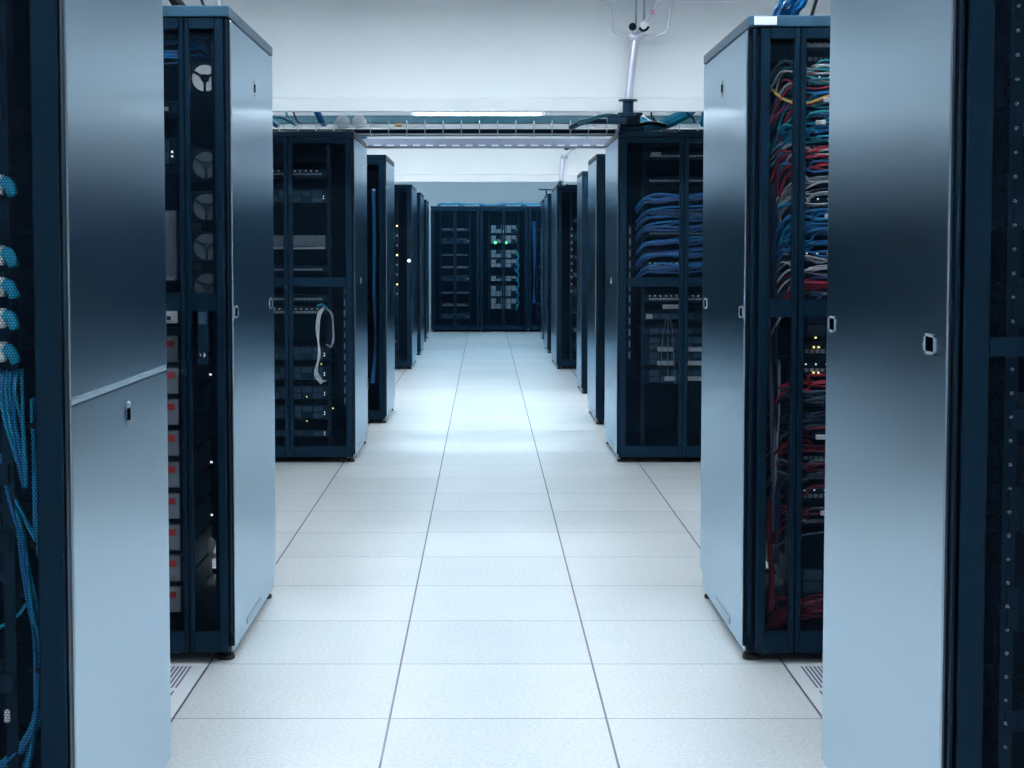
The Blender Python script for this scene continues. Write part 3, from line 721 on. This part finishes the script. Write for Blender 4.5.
# the pipe drop in front of the pale bulkhead
t = thing('pipe_drop', 'pale lilac pipe hanging in front of the pale bulkhead with valves and curved conduits', 'pipe', (.80, 9.06, 2.04))
def P(x, z, y=0.): return (x - .80, y, z - 2.04)
MB().tube([P(.783, 2.085), P(.795, 2.20), P(.815, 2.38), P(.826, 2.455)], .021, 12, 4).build('main_pipe', M['pipe'], t)
MB().tube([P(.83, 2.47), P(.874, 2.539), P(.94, 2.64), P(1.16, 3.0)], .013, 10, 2).build('branch_pipe', M['pipe'], t)
MB().tube([P(.80, 2.469, .03), P(.742, 2.478, .03), P(.712, 2.49, .03), P(.70, 2.52, .03), P(.684, 2.62, .03), P(.66, 2.66, .03), P(.60, 2.70, .03), P(.56, 3.0, .03)], .007, 8).build('conduit', M['pipe'], t)
MB().tube([P(.86, 2.469, .03), P(.95, 2.472, .03), P(.99, 2.49, .03), P(1.0, 2.52, .03), P(1.016, 2.622, .03), P(1.035, 2.655, .03), P(1.08, 2.664, .03), P(1.35, 2.665, .03), P(1.5, 2.68, .03)], .007, 8).build('conduit', M['pipe'], t)
for x in (.828, .872): MB().tube([P(x, 2.53, .02), P(x, 2.96, .02)], .006, 8, 1).build('hanger_rod', M['rail'], t)
v = MB().tube([P(.79, 2.475), P(.815, 2.455), P(.845, 2.462), P(.868, 2.482)], .024, 12, 4).build('elbow', M['pipe'], t)
MB().lathe([(.03, 0), (.032, .012), (.03, .024)], P(.826, 2.44), 'z', 16).build('collar', M['pipe'], t)
MB().lathe([(.019, -.03), (.022, -.02), (.02, .0)], P(.806, 2.512), 'y', 16).build('valve_cap', M['jet'], t)
k_ = MB().lathe([(.024, -.035), (.027, -.025), (.025, .0)], P(.866, 2.515), 'y', 16).build('valve_body', M['white'], t)
MB().tube([P(.842, 2.505, -.036), P(.855, 2.49, -.038), P(.875, 2.492, -.038), P(.892, 2.51, -.036)], .007, 8, 4).build('valve_clip', M['jet'], k_)
MB().box(.105, .123, -.02, -.012, .54, .568, .003).build('paper_tag', M['pink'], t)
MB().lathe([(.045, -.012), (.045, .004), (.03, .006), (.03, .068), (.052, .07), (.052, .078)], P(.785, 2.04), 'z', 18).build('flange', M['dev'], t)
MB().box(-.13, -.03, -.025, .035, -.052, -.012, .006).build('junction_block', M['dev'], t)
MB().tube([(-.02, 0, .0), (.0, .3, -.005), (.03, .7, .01), (.06, 1.05, .035)], .018, 8).build('feed_hose', M['jet'], t)
# the pipe farther on
t = thing('pipe_drop', 'slim pale pipe bending down to the far rack, in front of the far bulkhead', 'pipe', (.76, 16.3, 1.97))
def Q(x, z, y=0.): return (x - .76, y, z - 1.97)
MB().tube([Q(1.13, 3.0), Q(1.128, 2.64), Q(1.0, 2.42)], .022, 10, 3).build('pipe_top', M['pipe'], t)
MB().tube([Q(1.0, 2.42), Q(.86, 2.30), Q(.775, 2.205)], .02, 10, 3).build('pipe_bend', M['pipe'], t)
MB().tube([Q(.775, 2.205), Q(.763, 2.14), Q(.757, 2.03), Q(.755, 1.975)], .022, 10, 3).build('pipe_foot', M['pipe'], t)
for x, z in ((.86, 2.30), (.785, 2.215)): MB().lathe([(.032, -.02), (.036, 0), (.032, .02)], Q(x, z), 'z', 14).build('collar', M['rail'], t)
MB().lathe([(.03, -.02), (.035, 0), (.02, .015)], Q(.745 + .06, 2.315), 'y', 14).build('valve_cap', M['jet'], t)
MB().tube([Q(.755, 1.985), Q(.77, 1.97, .7), Q(.85, 1.985, 1.5), Q(.9, 2.012, 1.9)], .02, 8).build('feed_hose', M['dev'], t)

# cables on the front racks' tops
overhead([(-.93, .5, 2.02), (-.9, .35, 2.03), (-.93, .25, 2.06), (-1.0, .2, 2.12), (-1.1, .2, 2.4), (-1.1, .2, 2.98)], 5.19, 'c_black', .007, 'black cable curling on top of the fan rack', 'black cables on the fan rack top', 4, .03)
overhead([(-.865, .5, 2.02), (-.86, .3, 2.025), (-.875, .2, 2.07), (-.92, .15, 2.13), (-.95, .15, 2.5), (-.95, .15, 2.98)], 5.19, 'c_black', .005, 'thin black lead arching off the aisle corner of the fan rack top', None)
overhead([(-.92, .6, 2.01), (-.90, .4, 2.03), (-.90, .3, 2.08), (-.9, .3, 2.5), (-.9, .3, 2.98)], 5.19, 'c_white', .007, 'white cable rising from the top of the fan rack', None)
overhead([(1.02, .6, 2.01), (1.0, .35, 2.03), (1.0, .25, 2.08), (1.03, .2, 2.2), (1.05, .2, 2.98)], 5.19, 'c_blue', .008, 'blue trunk cable rising from the top of the tangled cable rack', 'blue trunk cables on the tangled rack', 12, .028)
overhead([(.94, .6, 2.01), (.935, .35, 2.03), (.945, .25, 2.08), (.96, .2, 2.2), (.96, .2, 2.98)], 5.19, 'c_blue', .008, 'blue cable standing apart from the trunk on the tangled cable rack', None, 1)
overhead([(1.09, .6, 2.01), (1.07, .3, 2.03), (1.08, .2, 2.08), (1.12, .2, 2.3), (1.12, .2, 2.98)], 5.19, 'c_black', .006, 'black cable beside the blue trunk on the tangled cable rack', None)

for i in range(5):
    x = -.75 + i * .33
    overhead([(x, .3, 2.0), (x + .05, .14, 2.015), (x + .2, .1, 2.012), (x + .34, .12, 2.02), (x + .4, .3, 2.0)], 25.93, 'c_sky', .014, 'bright blue cable lying on top of the end wall racks', 'blue cables on the end wall racks', 2, .02)
t = thing('cable_duct', 'tall white duct standing in the narrow gap beside the dark end wall rack', 'cable duct', (-.895, 26.1, 0))
MB().box(-.022, .022, 0, .05, 0, 1.98, .004).build('duct_body', M['white'], t)  # post added to make the bright strip in the gap
MB().box(-.016, .016, -.006, .0, .02, 1.96, .002).build('duct_cover', M['white'], t)
for i in range(8):
    tag(MB().box(-.009, .009, -.004, .003, -.009, .009, .002).build('indicator_light', M['led_amber' if i % 3 == 1 else 'grey'], None, rp(E_, .16, .006, .82 + i * .105)),
        'dim dot in the column of dots on the door of the bright spot rack', 'indicator light', 'column of dots on the bright spot rack')
t = thing('cable_bracket', 'thin T-shaped bracket standing on the last dark rack of the pipe side', 'bracket', (.86, 23.1, 2.0))
MB().tube([(0, 0, -.002), (0, 0, .14)], .012, 8, 1).build('post', M['dev'], t)
MB().tube([(-.11, 0, .14), (.11, 0, .14)], .01, 8, 1).build('crossarm', M['dev'], t)

# floor vent tiles
def vent_tile(x0, y0, label):
    t = thing('floor_vent', label, 'floor vent', (x0, y0, 0))
    MB().box(.004, .596, .004, .596, .0, .0012).build('tile', M['white'], t)
    for y in (.03, .315):
        for i in range(40):
            x = .046 + i * .0128
            MB().box(x, x + .006, y, y + .25, .0011, .0017).build('slot', M['slot'], t)
vent_tile(-.864 - .6, 4.478, 'slotted floor vent tile before the fan rack')
vent_tile(.936, 4.478, 'slotted floor vent tile before the tangled cable rack')

# ------------------------------------------------------------------ camera and view
cam = bpy.data.cameras.new('camera'); co = bpy.data.objects.new('camera', cam); COL.objects.link(co)
cam.sensor_width = 36.; cam.lens = 1641. / 1024. * 36.
cam.shift_x = 27. / 1024.; cam.shift_y = -39.4 / 1024.
cam.clip_start = .05; cam.clip_end = 100
co.location = (0, 0, 1.2955); co.rotation_euler = (math.radians(90 - 3.3), 0, 0)
sc.camera = co
w = bpy.data.worlds.new('world'); sc.world = w; w.use_nodes = True
w.node_tree.nodes['Background'].inputs[0].default_value = (0, 0, 0, 1)
sc.view_settings.view_transform = 'Standard'; sc.view_settings.look = 'None'
sc.view_settings.gamma = 1; sc.view_settings.use_curve_mapping = False
sc.view_settings.exposure = .28
sc.cycles.max_bounces = 10; sc.cycles.diffuse_bounces = 5; sc.cycles.glossy_bounces = 5; sc.cycles.transparent_max_bounces = 16
sc.cycles.use_denoising = True
